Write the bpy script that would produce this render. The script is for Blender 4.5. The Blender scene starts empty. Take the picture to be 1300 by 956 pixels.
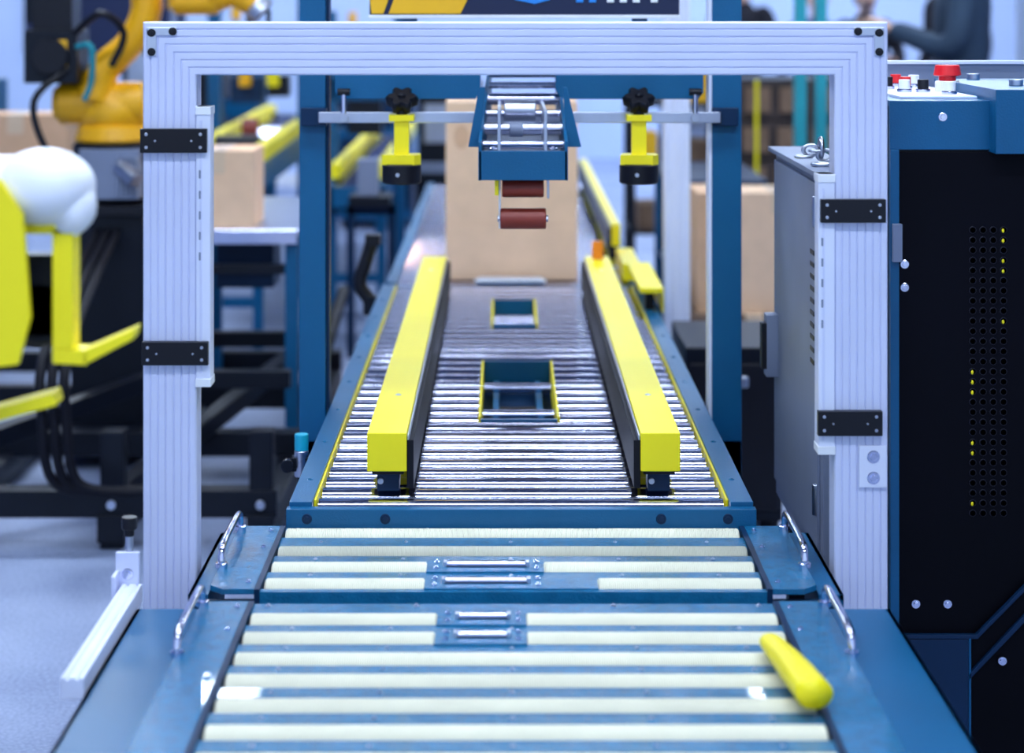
import bpy, bmesh, math, random
from mathutils import Vector, Matrix
random.seed(4)
scene = bpy.context.scene
HC = 1.40

# ------------------------------------------------------------------ materials
MATS = {}
def mat(name, col, rough=0.5, metal=0.0, var=0.08, scale=8.0, bump=0.0, bscale=150.0, emit=0.0, coat=0.0, wave=None, spec=0.5):
    m = bpy.data.materials.new(name); m.use_nodes = True
    nt = m.node_tree; N = nt.nodes; L = nt.links
    b = N['Principled BSDF']
    tc = N.new('ShaderNodeTexCoord')
    nz = N.new('ShaderNodeTexNoise'); nz.inputs['Scale'].default_value = scale; nz.inputs['Detail'].default_value = 4
    L.new(tc.outputs['Object'], nz.inputs['Vector'])
    cr = N.new('ShaderNodeValToRGB')
    cr.color_ramp.elements[0].position = 0.3; cr.color_ramp.elements[1].position = 0.7
    cr.color_ramp.elements[0].color = tuple(max(0, c*(1-var)) for c in col)+(1,)
    cr.color_ramp.elements[1].color = tuple(min(1, c*(1+var)) for c in col)+(1,)
    L.new(nz.outputs['Fac'], cr.inputs['Fac']); L.new(cr.outputs['Color'], b.inputs['Base Color'])
    b.inputs['Roughness'].default_value = rough; b.inputs['Metallic'].default_value = metal
    b.inputs['Specular IOR Level'].default_value = spec
    if coat: b.inputs['Coat Weight'].default_value = coat
    if emit:
        b.inputs['Emission Color'].default_value = tuple(col)+(1,); b.inputs['Emission Strength'].default_value = emit
    if bump or wave:
        bp = N.new('ShaderNodeBump'); bp.inputs['Distance'].default_value = 0.002
        if wave:
            t = N.new('ShaderNodeTexWave'); t.bands_direction = 'X'; t.inputs['Scale'].default_value = wave
            L.new(tc.outputs['Object'], t.inputs['Vector']); L.new(t.outputs['Fac'], bp.inputs['Height'])
            bp.inputs['Strength'].default_value = 0.6
        else:
            t = N.new('ShaderNodeTexNoise'); t.inputs['Scale'].default_value = bscale
            L.new(tc.outputs['Object'], t.inputs['Vector']); L.new(t.outputs['Fac'], bp.inputs['Height'])
            bp.inputs['Strength'].default_value = bump
        L.new(bp.outputs['Normal'], b.inputs['Normal'])
    MATS[name] = m
    return m
mat('blue_paint', (0.002, 0.098, 0.235), 0.36, 0.0, 0.10, 5, 0.25, 350, spec=.35)
mat('blue_plate', (0.005, 0.14, 0.30), 0.25, 0.0, 0.15, 60, 0.5, 300, coat=0.3)
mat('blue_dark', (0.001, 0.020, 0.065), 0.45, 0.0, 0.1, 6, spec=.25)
mat('yellow_paint', (1.0, 0.82, 0.008), 0.42, 0, 0.03, 6, spec=.4)
mat('orange_paint', (0.97, 0.46, 0.004), 0.4, 0, 0.06, 6)
mat('orange_tag', (0.9, 0.25, 0.01), 0.4)
mat('chrome', (0.72, 0.73, 0.90), 0.12, 1.0, 0.04, 12)
mat('steel', (0.55, 0.58, 0.68), 0.3, 1.0, 0.08, 12)
mat('aluminium', (0.69, 0.72, 0.92), 0.45, 0.1, 0.04, 6)
mat('aluminium_white', (0.78, 0.81, 0.97), 0.45, 0.05, 0.04, 6)
mat('cream_roller', (0.88, 0.84, 0.64), 0.5, 0, 0.06, 10, wave=110)
mat('black_plastic', (0.006, 0.006, 0.011), 0.4, 0, 0.1, spec=.3)
mat('black_panel', (0.002, 0.002, 0.005), 0.5, 0, 0.3, 2, spec=.08)
mat('black_hole', (0.0003, 0.0003, 0.0005), 0.9, spec=0)
mat('hole_rim', (0.01, 0.01, 0.022), 0.5, spec=.3)
mat('black_steel', (0.004, 0.006, 0.013), 0.4, 0.0, 0.15, spec=.25)
mat('rubber', (0.006, 0.006, 0.011), 0.6, spec=.2)
mat('red_roller', (0.24, 0.028, 0.015), 0.45)
mat('red_button', (0.8, 0.015, 0.02), 0.3)
mat('white_plastic', (0.87, 0.88, 0.92), 0.4)
mat('grey_cabinet', (0.20, 0.235, 0.34), 0.45, 0.0, 0.05)
mat('cyan_cap', (0.01, 0.45, 0.65), 0.35)
mat('teal_paint', (0.01, 0.30, 0.36), 0.4)
mat('cardboard', (0.72, 0.43, 0.25), 0.75, 0, 0.06, 14, 0.2, 60)
mat('cardboard_light', (0.86, 0.57, 0.36), 0.75, 0, 0.05, 14, 0.2, 60)
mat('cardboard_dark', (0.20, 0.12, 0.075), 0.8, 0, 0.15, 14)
mat('tape', (0.72, 0.52, 0.34), 0.3)
mat('brown_crate', (0.045, 0.028, 0.024), 0.7, 0, 0.4, 8)
mat('acrylic', (0.75, 0.8, 0.9), 0.15)
mat('sign_navy', (0.004, 0.010, 0.05), 0.3)
mat('sign_yellow', (0.97, 0.5, 0.005), 0.4)
mat('sign_blue', (0.02, 0.25, 0.75), 0.4)
mat('skin', (0.62, 0.36, 0.26), 0.55, 0, 0.05)
mat('hair', (0.012, 0.01, 0.01), 0.6)
mat('jacket_slate', (0.035, 0.06, 0.10), 0.8, spec=.2)
mat('jacket_black', (0.012, 0.012, 0.02), 0.8, spec=.2)
mat('jacket_blue', (0.02, 0.04, 0.15), 0.8, spec=.2)
mat('trousers', (0.015, 0.017, 0.035), 0.85, spec=.2)
mat('eye', (0.02, 0.015, 0.012), 0.2)
mat('lamp_face', (0.72, 0.84, 1.0), 0.5, emit=34.0)
mat('lamp_face_soft', (0.72, 0.84, 1.0), 0.5, emit=9.0)
mat('lamp_face_bright', (0.70, 0.83, 1.0), 0.5, emit=62.0)
mat('ceiling_grey', (0.10, 0.12, 0.19), 0.8, 0, 0.1, 1)

def floor_mat():
    m = bpy.data.materials.new('hall_floor'); m.use_nodes = True
    nt = m.node_tree; N = nt.nodes; L = nt.links; b = N['Principled BSDF']
    tc = N.new('ShaderNodeTexCoord'); a = N.new('ShaderNodeTexNoise'); a.inputs['Scale'].default_value = 3; a.inputs['Detail'].default_value = 8
    c = N.new('ShaderNodeTexNoise'); c.inputs['Scale'].default_value = 120
    L.new(tc.outputs['Object'], a.inputs['Vector']); L.new(tc.outputs['Object'], c.inputs['Vector'])
    mx = N.new('ShaderNodeMath'); mx.operation = 'ADD'; L.new(a.outputs['Fac'], mx.inputs[0]); L.new(c.outputs['Fac'], mx.inputs[1])
    mh = N.new('ShaderNodeMath'); mh.operation = 'MULTIPLY'; mh.inputs[1].default_value = 0.5; L.new(mx.outputs[0], mh.inputs[0])
    cr = N.new('ShaderNodeValToRGB'); cr.color_ramp.elements[0].position = .35; cr.color_ramp.elements[1].position = .65
    cr.color_ramp.elements[0].color = (.19, .24, .40, 1); cr.color_ramp.elements[1].color = (.36, .43, .62, 1)
    L.new(mh.outputs[0], cr.inputs['Fac']); L.new(cr.outputs['Color'], b.inputs['Base Color'])
    b.inputs['Roughness'].default_value = .6
    bp = N.new('ShaderNodeBump'); bp.inputs['Strength'].default_value = .3; L.new(c.outputs['Fac'], bp.inputs['Height']); L.new(bp.outputs['Normal'], b.inputs['Normal'])
    MATS['hall_floor'] = m
floor_mat()
mat('wall_paint', (0.56, 0.68, 0.95), 0.7, 0, 0.04, 1)

# ------------------------------------------------------------------ builder
class B:
    def __init__(s, name): s.name = name; s.v = []; s.f = []; s.mi = []; s.sm = []; s.mats = []
    def mid(s, m):
        if m not in s.mats: s.mats.append(m)
        return s.mats.index(m)
    def add(s, vs, fs, m, smooth=False):
        o = len(s.v); s.v += [tuple(v) for v in vs]; k = s.mid(m)
        for i, f in enumerate(fs):
            s.f.append(tuple(o+j for j in f)); s.mi.append(k)
            s.sm.append(smooth[i] if isinstance(smooth, list) else smooth)
    def hexa(s, p, m):
        s.add(p, [(0,3,2,1),(4,5,6,7),(0,1,5,4),(1,2,6,5),(2,3,7,6),(3,0,4,7)], m)
    def box(s, x0, x1, y0, y1, z0, z1, m):
        s.hexa([(x0,y0,z0),(x1,y0,z0),(x1,y1,z0),(x0,y1,z0),(x0,y0,z1),(x1,y0,z1),(x1,y1,z1),(x0,y1,z1)], m)
    def beam(s, a, b, w, h, m):
        a = Vector(a); b = Vector(b); d = (b-a).normalized()
        up = Vector((0,0,1)) if abs(d.z) < .95 else Vector((0,1,0))
        r = d.cross(up).normalized(); u = r.cross(d).normalized()
        P = []
        for c in (a, b):
            for (i, j) in ((-1,-1),(1,-1),(1,1),(-1,1)): P.append(c + r*(i*w/2) + u*(j*h/2))
        s.hexa(P, m)
    def cyl(s, a, b, r, m, n=20, r2=None):
        a = Vector(a); b = Vector(b); d = (b-a).normalized(); r2 = r if r2 is None else r2
        t = Vector((0,0,1)) if abs(d.z) < .9 else Vector((1,0,0))
        e = d.cross(t).normalized(); g = d.cross(e)
        def ring(p, q): return [p+(e*math.cos(2*math.pi*i/n)+g*math.sin(2*math.pi*i/n))*q for i in range(n)]
        c = min(r, r2)*.08; L = (b-a).length; c = min(c, L*.2)
        A = ring(a+d*c, r); Bq = ring(b-d*c, r2)
        s.add(A+Bq, [(i,(i+1)%n,n+(i+1)%n,n+i) for i in range(n)], m, True)
        s.add(ring(a+d*c, r)+ring(a, r-c), [(i,(i+1)%n,n+(i+1)%n,n+i) for i in range(n)]+[tuple(range(2*n-1,n-1,-1))], m, False)
        s.add(ring(b-d*c, r2)+ring(b, r2-c), [(i,(i+1)%n,n+(i+1)%n,n+i) for i in range(n)]+[tuple(range(n,2*n))], m, False)
    def prism(s, pts, axis, a, b, m, smooth=False):
        n = len(pts)
        def mk(p, t):
            if axis == 'x': return (t, p[0], p[1])
            if axis == 'y': return (p[0], t, p[1])
            return (p[0], p[1], t)
        vs = [mk(p, a) for p in pts]+[mk(p, b) for p in pts]
        s.add(vs, [(i,(i+1)%n,n+(i+1)%n,n+i) for i in range(n)]+[tuple(range(n-1,-1,-1)), tuple(range(n,2*n))], m, [smooth]*n+[False]*2)
    def tube(s, pts, r, m, n=12, sub=6, flat=1.0):
        P = [Vector(p) for p in pts]; R = r if isinstance(r, (list, tuple)) else [r]*len(P)
        if sub > 1 and len(P) > 2:
            Q = []; RR = []
            for i in range(len(P)-1):
                p0 = P[max(i-1,0)]; p1 = P[i]; p2 = P[i+1]; p3 = P[min(i+2,len(P)-1)]
                for k in range(sub):
                    t = k/sub
                    Q.append(0.5*((2*p1)+(p2-p0)*t+(2*p0-5*p1+4*p2-p3)*t*t+(-p0+3*p1-3*p2+p3)*t**3)); RR.append(R[i]*(1-t)+R[i+1]*t)
            Q.append(P[-1]); RR.append(R[-1]); P = Q; R = RR
        vs = []; e = None
        for i, p in enumerate(P):
            d = (P[min(i+1,len(P)-1)]-P[max(i-1,0)]).normalized()
            if e is None:
                t = Vector((0,0,1)) if abs(d.z) < .9 else Vector((1,0,0)); e = d.cross(t).normalized()
            e = (e-d*e.dot(d)).normalized(); g = d.cross(e)
            for j in range(n):
                a = 2*math.pi*j/n; vs.append(p+(e*math.cos(a)+g*math.sin(a)*flat)*R[i])
        fs = []; k = len(P)
        for i in range(k-1):
            for j in range(n): fs.append((i*n+j, i*n+(j+1)%n, (i+1)*n+(j+1)%n, (i+1)*n+j))
        sm = [True]*len(fs)
        fs += [tuple(range(n-1,-1,-1)), tuple(range((k-1)*n, k*n))]; sm += [True, True]
        s.add(vs, fs, m, sm)
    def loft(s, secs, m, n=20):
        vs = []
        for (cx, cy, cz, rx, ry) in secs:
            for j in range(n):
                a = 2*math.pi*j/n; vs.append((cx+rx*math.cos(a), cy+ry*math.sin(a), cz))
        k = len(secs); fs = []
        for i in range(k-1):
            for j in range(n): fs.append((i*n+j, i*n+(j+1)%n, (i+1)*n+(j+1)%n, (i+1)*n+j))
        sm = [True]*len(fs)+[True]*2
        fs += [tuple(range(n-1,-1,-1)), tuple(range((k-1)*n, k*n))]
        s.add(vs, fs, m, sm)
    def ball(s, c, r, m, n=20, k=12):
        if not isinstance(r, (tuple, list)): r = (r, r, r)
        vs = [(c[0], c[1], c[2]-r[2])]
        for i in range(1, k):
            ph = math.pi*i/k
            for j in range(n):
                a = 2*math.pi*j/n; vs.append((c[0]+r[0]*math.sin(ph)*math.cos(a), c[1]+r[1]*math.sin(ph)*math.sin(a), c[2]-r[2]*math.cos(ph)))
        vs.append((c[0], c[1], c[2]+r[2])); fs = []
        for j in range(n): fs.append((0, 1+(j+1)%n, 1+j))
        for i in range(k-2):
            for j in range(n): fs.append((1+i*n+j, 1+i*n+(j+1)%n, 1+(i+1)*n+(j+1)%n, 1+(i+1)*n+j))
        l = len(vs)-1
        for j in range(n): fs.append((1+(k-2)*n+j, 1+(k-2)*n+(j+1)%n, l))
        s.add(vs, fs, m, True)
    def bolt(s, p, d, r=0.006, m='chrome', h=0.004):
        p = Vector(p); d = Vector(d).normalized()
        s.cyl(p-d*0.002, p+d*h*0.4, r*1.35, m, 14); s.cyl(p, p+d*h, r*.8, m, 6)
    def finish(s, bevel=0.0015, parent=None, xf=None, mods=None):
        vs = [Vector(v) for v in s.v]
        if xf: vs = [xf @ v for v in vs]
        lo = [min(v[i] for v in vs) for i in range(3)]; hi = [max(v[i] for v in vs) for i in range(3)]
        o = Vector(((lo[0]+hi[0])/2, (lo[1]+hi[1])/2, lo[2]))
        if parent: o = Vector(parent.location)
        me = bpy.data.meshes.new(s.name)
        me.from_pydata([tuple(v-o) for v in vs], [], s.f); 
        for m in s.mats: me.materials.append(MATS[m])
        me.polygons.foreach_set('material_index', s.mi); me.polygons.foreach_set('use_smooth', s.sm)
        bm = bmesh.new(); bm.from_mesh(me); bmesh.ops.recalc_face_normals(bm, faces=bm.faces); bm.to_mesh(me); bm.free()
        ob = bpy.data.objects.new(s.name, me); bpy.context.collection.objects.link(ob)
        if parent: ob.parent = parent
        else: ob.location = o
        if bevel:
            md = ob.modifiers.new('bevel', 'BEVEL'); md.width = bevel; md.segments = 2; md.limit_method = 'ANGLE'; md.angle_limit = math.radians(50)
        return ob

# ------------------------------------------------------------------ hall shell
b = B('floor'); b.box(-9, 9, -4, 18.2, -0.1, 0, 'hall_floor'); b.finish(0)
b = B('wall_back'); b.box(-9, 9, 18, 18.2, 0, 6.0, 'wall_paint'); b.finish(0)
b = B('wall_left'); b.box(-9.2, -9, -4, 18.2, 0, 6.0, 'wall_paint'); b.finish(0)
b = B('wall_right'); b.box(9, 9.2, -4, 18.2, 0, 6.0, 'wall_paint'); b.finish(0)
b = B('ceiling'); b.box(-9.2, 9.2, -4, 18.2, 6.0, 6.1, 'ceiling_grey'); b.finish(0)

# ------------------------------------------------------------------ aluminium gate
b = B('aluminium_gate_frame')
X0, X1, ZT, W, YF, D = -0.529, 0.562, 1.368, 0.078, 3.0, 0.05
prof = [(0, 0.002), (0.002, 0)]
for c in (0.011, 0.022, 0.033, 0.045, 0.056, 0.067):
    g = 0.0011
    prof += [(c-g, 0), (c-g*.7, 0.0024), (c+g*.7, 0.0024), (c+g, 0)]
prof += [(W-0.002, 0), (W, 0.002), (W, D), (0, D)]
rings = []
for k in range(4):
    for (u, v) in prof:
        x = X0+u if k < 2 else X1-u; z = ZT-u if k in (1, 2) else 0.012
        rings.append((x, YF+v, z))
n = len(prof); fs = []
for k in range(3):
    for j in range(n): fs.append((k*n+j, k*n+(j+1)%n, (k+1)*n+(j+1)%n, (k+1)*n+j))
fs += [tuple(range(n)), tuple(range(3*n, 4*n))]
b.add(rings, fs, 'aluminium')
for sx, xc in ((1, X0), (-1, X1)):
    b.box(min(xc+sx*.006, xc+sx*.02), max(xc+sx*.006, xc+sx*.02), YF-.003, YF+.001, ZT-.05, ZT-.012, 'steel')
    b.box(min(xc+sx*.006, xc+sx*.05), max(xc+sx*.006, xc+sx*.05), YF-.003, YF+.001, ZT-.02, ZT-.008, 'steel')
    for q in ((.013, .044), (.013, .016), (.044, .014)):
        b.bolt((xc+sx*q[0], YF-.003, ZT-q[1]), (0,-1,0), .0045, 'black_plastic')
def clampb(x0, x1, z0, z1):
    b.box(x0, x1, YF-.014, YF-.001, z0, z1, 'black_plastic')
    for xx in (x0+.009, x1-.009):
        for zz in (z0+.008, z1-.008): b.bolt((xx, YF-.014, zz), (0,-1,0), .0018, 'steel', .002)
    for xx in (x0+.022, x1-.022): b.cyl((xx, YF-.016, (z0+z1)/2), (xx, YF-.01, (z0+z1)/2), .0015, 'steel', 10)
clampb(-.531, -.434, 1.177, 1.212); clampb(-.529, -.432, .867, .901)
clampb(.462, .557, 1.075, 1.109); clampb(.458, .552, .764, .80)
def curtain(x0, x1, z0, z1):
    b.box(x0, x1, YF-.004, YF+.035, z0, z1, 'aluminium_white')
    b.box(x0-.001, x1+.001, YF-.006, YF+.037, z1-.012, z1, 'white_plastic')
    b.box(x0-.001, x1+.001, YF-.006, YF+.037, z0, z0+.012, 'white_plastic')
    b.box(x0+.005, x0+.009, YF-.0048, YF-.003, z0+.02, z1-.02, 'aluminium')
    for i in range(5):
        z = (z0+z1)/2-.02+i*.03
        b.box(x0+.004, x0+.007, YF-.0054, YF-.003, z, z+.012, 'grey_cabinet')
curtain(-.4505, -.430, .834, 1.244); curtain(.460, .4835, .735, 1.145)
for xc in ((X0+W/2), (X1-W/2)): b.box(xc-.07, xc+.07, YF-.04, YF+.09, 0, .012, 'steel')
b.box(.519, .5595, YF-.006, YF-.001, .687, .748, 'aluminium_white')
b.bolt((.540, YF-.006, .732), (0,-1,0), .007); b.bolt((.540, YF-.006, .701), (0,-1,0), .007)
b.finish(.0008)

# ------------------------------------------------------------------ main roller conveyor
b = B('roller_conveyor')
ya, yb = 3.24, 5.73
for (x0, x1, o) in ((-.340, -.304, 1), (.358, .394, -1)):
    b.box(x0, x1, ya, yb, .590, .606, 'blue_paint')
    xo = x0 if o == 1 else x1-.006
    b.box(xo, xo+.006, ya, yb, .44, .590, 'blue_paint')
    xi = x1-.004 if o == 1 else x0
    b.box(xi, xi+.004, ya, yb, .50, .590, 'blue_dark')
    xs = x1 if o == 1 else x0-.004
    b.box(xs, xs+.004, ya+.03, yb, .585, .602, 'yellow_paint')
    for i in range(9):
        b.bolt(((x0+x1)/2, ya+.15+i*.29, .606), (0,0,1), .004, 'blue_plate', .002)
b.box(-.343, .397, ya-.02, ya, .50, .599, 'blue_paint')
b.box(-.302, .356, ya, ya+.02, .55, .592, 'blue_plate')
for x in (-.31, -.187, .247, .352): b.bolt((x, ya-.02, .584), (0,-1,0), .006, 'blue_dark')
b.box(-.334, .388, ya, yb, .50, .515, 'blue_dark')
holes = [(3.92, 4.54, -.043, .10), (5.06, 5.47, -.026, .077)]
y = 3.292
while y < 5.72:
    seg = [(-.299, .353)]
    for (h0, h1, hx0, hx1) in holes:
        if h0-.02 < y < h1+.02: seg = [(-.299, hx0-.006), (hx1+.006, .353)]
    for (s0, s1) in seg:
        b.cyl((s0, y, .578), (s1, y, .578), .0205, 'chrome', 40)
    b.cyl((-.304, y, .578), (.358, y, .578), .006, 'steel', 8) if len(seg) == 1 else None
    y += .0735
for (h0, h1, hx0, hx1) in holes:
    for hx in (hx0-.006, hx1+.002):
        b.box(hx, hx+.004, h0, h1, .535, .602, 'yellow_paint')
    b.box(hx0-.002, hx1+.002, h0-.006, h0+.006, .53, .598, 'blue_paint'); b.box(hx0-.002, hx1+.002, h1-.006, h1+.006, .53, .60, 'blue_paint')
    b.box(hx0, hx1, h0, h1, .515, .525, 'blue_dark')
    m = (h0+h1)/2
    b.box(hx0+.02, hx0+.032, h0+.02, h1-.02, .525, .56, 'blue_paint'); b.box(hx1-.032, hx1-.02, h0+.02, h1-.02, .525, .56, 'blue_paint')
    for yy in (h0+.14, h1-.2): b.cyl((hx0, yy, .578), (hx1, yy, .578), .010, 'chrome', 16)
    b.cyl((hx0+.035, m-.05, .55), (hx1-.035, m-.05, .55), .02, 'black_plastic', 16)
for xx in (-.325, .379):
    for yy in (3.4, 4.5, 5.6):
        b.box(xx-.025, xx+.025, yy-.025, yy+.025, .01, .5, 'blue_paint'); b.cyl((xx, yy, 0), (xx, yy, .012), .04, 'black_plastic')
b.box(-.325, .379, 4.48, 4.52, .18, .22, 'blue_paint')
b.cyl((-.368, 3.72, .535), (-.368, 3.72, .582), .013, 'steel', 16)
b.cyl((-.368, 3.72, .582), (-.368, 3.72, .612), .0125, 'cyan_cap', 18)
b.box(-.385, -.338, 3.71, 3.74, .545, .57, 'black_steel'); b.cyl((-.392, 3.715, .557), (-.392, 3.70, .557), .012, 'black_steel', 16)
b.cyl((-.368, 3.72, .50), (-.368, 3.72, .535), .009, 'black_plastic', 12)
b.box(-.375, -.340, 5.45, 5.5, .56, .61, 'black_steel'); b.tube([(-.36, 5.47, .60), (-.385, 5.47, .64), (-.37, 5.47, .70), (-.35, 5.47, .76)], .018, 'black_plastic')
b.box(-.37, -.33, 5.44, 5.50, .745, .775, 'black_plastic')
b.finish(.001)

def conveyor(name, x0, x1, y0, y1, z, pitch, leg=True, frame='blue_paint', guard=True, xf=None):
    b = B(name)
    for (a, c) in ((x0, x0+.03), (x1-.03, x1)): b.box(a, c, y0, y1, z-.10, z+.006, frame)
    b.box(x0, x1, y0, y0+.02, z-.10, z-.005, frame); b.box(x0, x1, y1-.02, y1, z-.10, z-.005, frame)
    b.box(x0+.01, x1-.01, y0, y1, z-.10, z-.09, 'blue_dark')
    y = y0+.05
    while y < y1-.04:
        b.cyl((x0+.028, y, z-.022), (x1-.028, y, z-.022), .0205, 'chrome', 28); y += pitch
    for xx in (x0+.02, x1-.02):
        for yy in (y0+.1, y1-.1):
            b.box(xx-.02, xx+.02, yy-.02, yy+.02, 0, z-.08, frame)
    b.box(x0, x1, y0+.085, y0+.115, .2, .24, frame)
    return b
b = conveyor('roller_conveyor', -.332, .388, 5.76, 8.9, .60, .078)
b.box(.335, .385, 5.78, 6.15, .607, .655, 'yellow_paint')
b.box(.325, .352, 6.2, 8.8, .655, .72, 'yellow_paint'); b.box(.315, .325, 6.2, 8.8, .64, .71, 'black_plastic')
for yy in (6.4, 7.5, 8.6): b.box(.33, .36, yy, yy+.05, .60, .66, 'black_plastic')
b.finish(.001)

# ------------------------------------------------------------------ yellow side guides
def guide(xa, xb, inner):
    b = B('yellow_side_guide')
    b.box(xa, xb, 3.30, 5.58, .640, .702, 'yellow_paint')
    if inner > 0: b.box(xb, xb+.011, 3.304, 5.57, .612, .690, 'rubber'); b.box(xb, xb+.004, 3.303, 5.57, .690, .698, 'steel')
    else: b.box(xa-.011, xa, 3.304, 5.57, .612, .690, 'rubber'); b.box(xa-.004, xa, 3.303, 5.57, .690, .698, 'steel')
    b.bolt(((xa+xb)/2+.002, 3.62, .702), (0,0,1), .004, 'steel', .002)
    b.bolt(((xa+xb)/2, 5.3, .702), (0,0,1), .004, 'steel', .002)
    c = (xa+xb)/2
    for yy in (3.335, 4.4, 5.4):
        b.box(c-.018, c+.018, yy, yy+.05, .600, .641, 'blue_dark'); b.box(c-.026, c+.026, yy-.008, yy+.058, .629, .641, 'black_plastic')
        b.cyl((c-.012, yy-.004, .617), (c-.012, yy+.01, .617), .005, 'steel', 10)
    return b
guide(-.221, -.157, 1).finish(.0015)
b = guide(.220, .284, -1)
b.box(.236, .266, 5.5, 5.512, .703, .752, 'orange_tag'); b.finish(.0015)

b = B('yellow_side_guard')
b.box(.345, .405, 5.20, 5.72, .655, .668, 'yellow_paint'); b.box(.401, .405, 5.20, 5.72, .6065, .656, 'yellow_paint')
b.box(.362, .385, 5.25, 5.30, .607, .656, 'black_plastic'); b.box(.362, .385, 5.6, 5.65, .607, .656, 'black_plastic')
b.finish(.001)

b = B('clear_stop_flap'); b.prism([(-.085,5.775),(.12,5.775),(.105,5.84),(-.07,5.84)], 'z', .6015, .612, 'acrylic'); b.finish(.004)

# ------------------------------------------------------------------ cardboard boxes
def carton(name, x0, x1, y0, y1, z0, z1, m='cardboard', xf=None, oval=False):
    b = B(name); b.box(x0, x1, y0, y1, z0, z1, m)
    xc = (x0+x1)/2; w = min(.03, (x1-x0)*.12)
    b.box(xc-w, xc+w, y0-.0008, y1+.0008, z1-.0005, z1+.0008, 'tape')
    b.box(xc-w, xc+w, y0-.0008, y0, z1-.07, z1, 'tape')
    b.box(xc-.0015, xc+.0015, y0+.002, y1-.002, z1+.0005, z1+.0012, 'cardboard_dark')
    if oval:
        pts = [(x0+.045+.022*math.cos(t*math.pi/12), z1-.10+.034*math.sin(t*math.pi/12)) for t in range(24)]
        b.prism(pts, 'y', y0-.001, y0+.001, 'cardboard')
        b.box(x0, x1, y0-.0006, y0, z0+.16, z0+.161, 'cardboard')
    return b.finish(.003)
carton('cardboard_box', -.167, .21, 5.86, 6.3, .60, 1.108, 'cardboard_light', oval=True)

# ------------------------------------------------------------------ tower of the sealing machine
b = B('carton_sealer_tower')
b.box(-.400, -.349, 4.0, 4.06, .42, 1.75, 'blue_paint'); b.box(.406, .464, 4.0, 4.06, .42, 1.75, 'blue_paint')
b.box(.399, .406, 4.0, 4.05, .55, 1.7, 'aluminium_white'); b.box(-.349, -.342, 4.01, 4.05, .60, 1.7, 'blue_dark')
b.box(-.400, -.341, 4.0, 4.06, .45, .54, 'blue_paint'); b.box(.395, .464, 4.0, 4.06, .45, .54, 'blue_paint')
for x in (-.375, .435):
    b.box(x-.03, x+.03, 4.0, 4.06, 0, .43, 'blue_paint'); b.box(x-.05, x+.05, 3.97, 4.1, 0, .012, 'blue_dark')
b.box(-.342, .399, 4.02, 4.08, 1.265, 1.345, 'blue_paint')
b.prism([(-.33,1.27),(-.046,1.27),(-.046,1.225),(-.055,1.207),(-.32,1.207),(-.33,1.22)], 'y', 3.985, 4.03, 'blue_paint')
b.prism([(.10,1.27),(.388,1.27),(.388,1.22),(.378,1.207),(.11,1.207),(.10,1.225)], 'y', 3.985, 4.03, 'blue_paint')
b.box(-.36, .42, 3.968, 3.976, 1.1615, 1.183, 'steel')
for x in (-.37, .43): b.box(x-.025, x+.025, 3.976, 4.0, 1.155, 1.19, 'blue_dark')
for x in (-.31, .37):
    b.cyl((x, 3.962, 1.172), (x, 3.962, 1.225), .005, 'chrome'); b.cyl((x-.012, 3.962, 1.222), (x+.012, 3.962, 1.222), .007, 'black_plastic', 14)
    b.cyl((x, 3.955, 1.172), (x, 3.975, 1.172), .009, 'steel', 14)
b.finish(.0015)

def holddown(x):
    b = B('hold_down_clamp'); Y = 3.935
    n = 72; vs = []
    R = Matrix.Rotation(math.radians(38), 3, 'X')
    for (h, q) in ((-.016, .55), (-.008, .95), (.008, 1.0), (.014, .85)):
        for t in range(n):
            a = t*2*math.pi/n; rr = .0265*q*(1+.2*math.cos(6*a))
            vs.append(Vector((x, Y, 1.206)) + R @ Vector((rr*math.cos(a), rr*math.sin(a), h)))
    fs = []
    for k in range(3):
        for j in range(n): fs.append((k*n+j, k*n+(j+1) % n, (k+1)*n+(j+1) % n, (k+1)*n+j))
    sm = [True]*len(fs)+[False]*2
    fs += [tuple(range(n-1, -1, -1)), tuple(range(3*n, 4*n))]
    b.add(vs, fs, 'black_plastic', sm)
    b.ball(tuple(Vector((x, Y, 1.206)) + R @ Vector((0, 0, .014))), (.008,.008,.005), 'black_plastic')
    b.cyl((x, Y, 1.178), (x, Y, 1.20), .011, 'black_plastic')
    b.box(x-.024, x+.024, Y-.02, Y+.027, 1.168, 1.180, 'yellow_paint')
    b.box(x-.014, x+.014, Y-.015, Y+.012, 1.10, 1.172, 'yellow_paint')
    b.prism([(x-.037,Y-.025),(x+.025,Y-.032),(x+.037,Y-.015),(x+.034,Y+.028),(x-.03,Y+.028)], 'z', 1.085, 1.104, 'yellow_paint')
    b.cyl((x, Y-.005, 1.048), (x, Y-.005, 1.086), .0375, 'black_plastic', 28)
    b.cyl((x-.006, Y-.046, 1.067), (x-.006, Y-.03, 1.067), .004, 'steel', 12)
    b.finish(.001)
holddown(-.1965); holddown(.2585)

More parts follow.
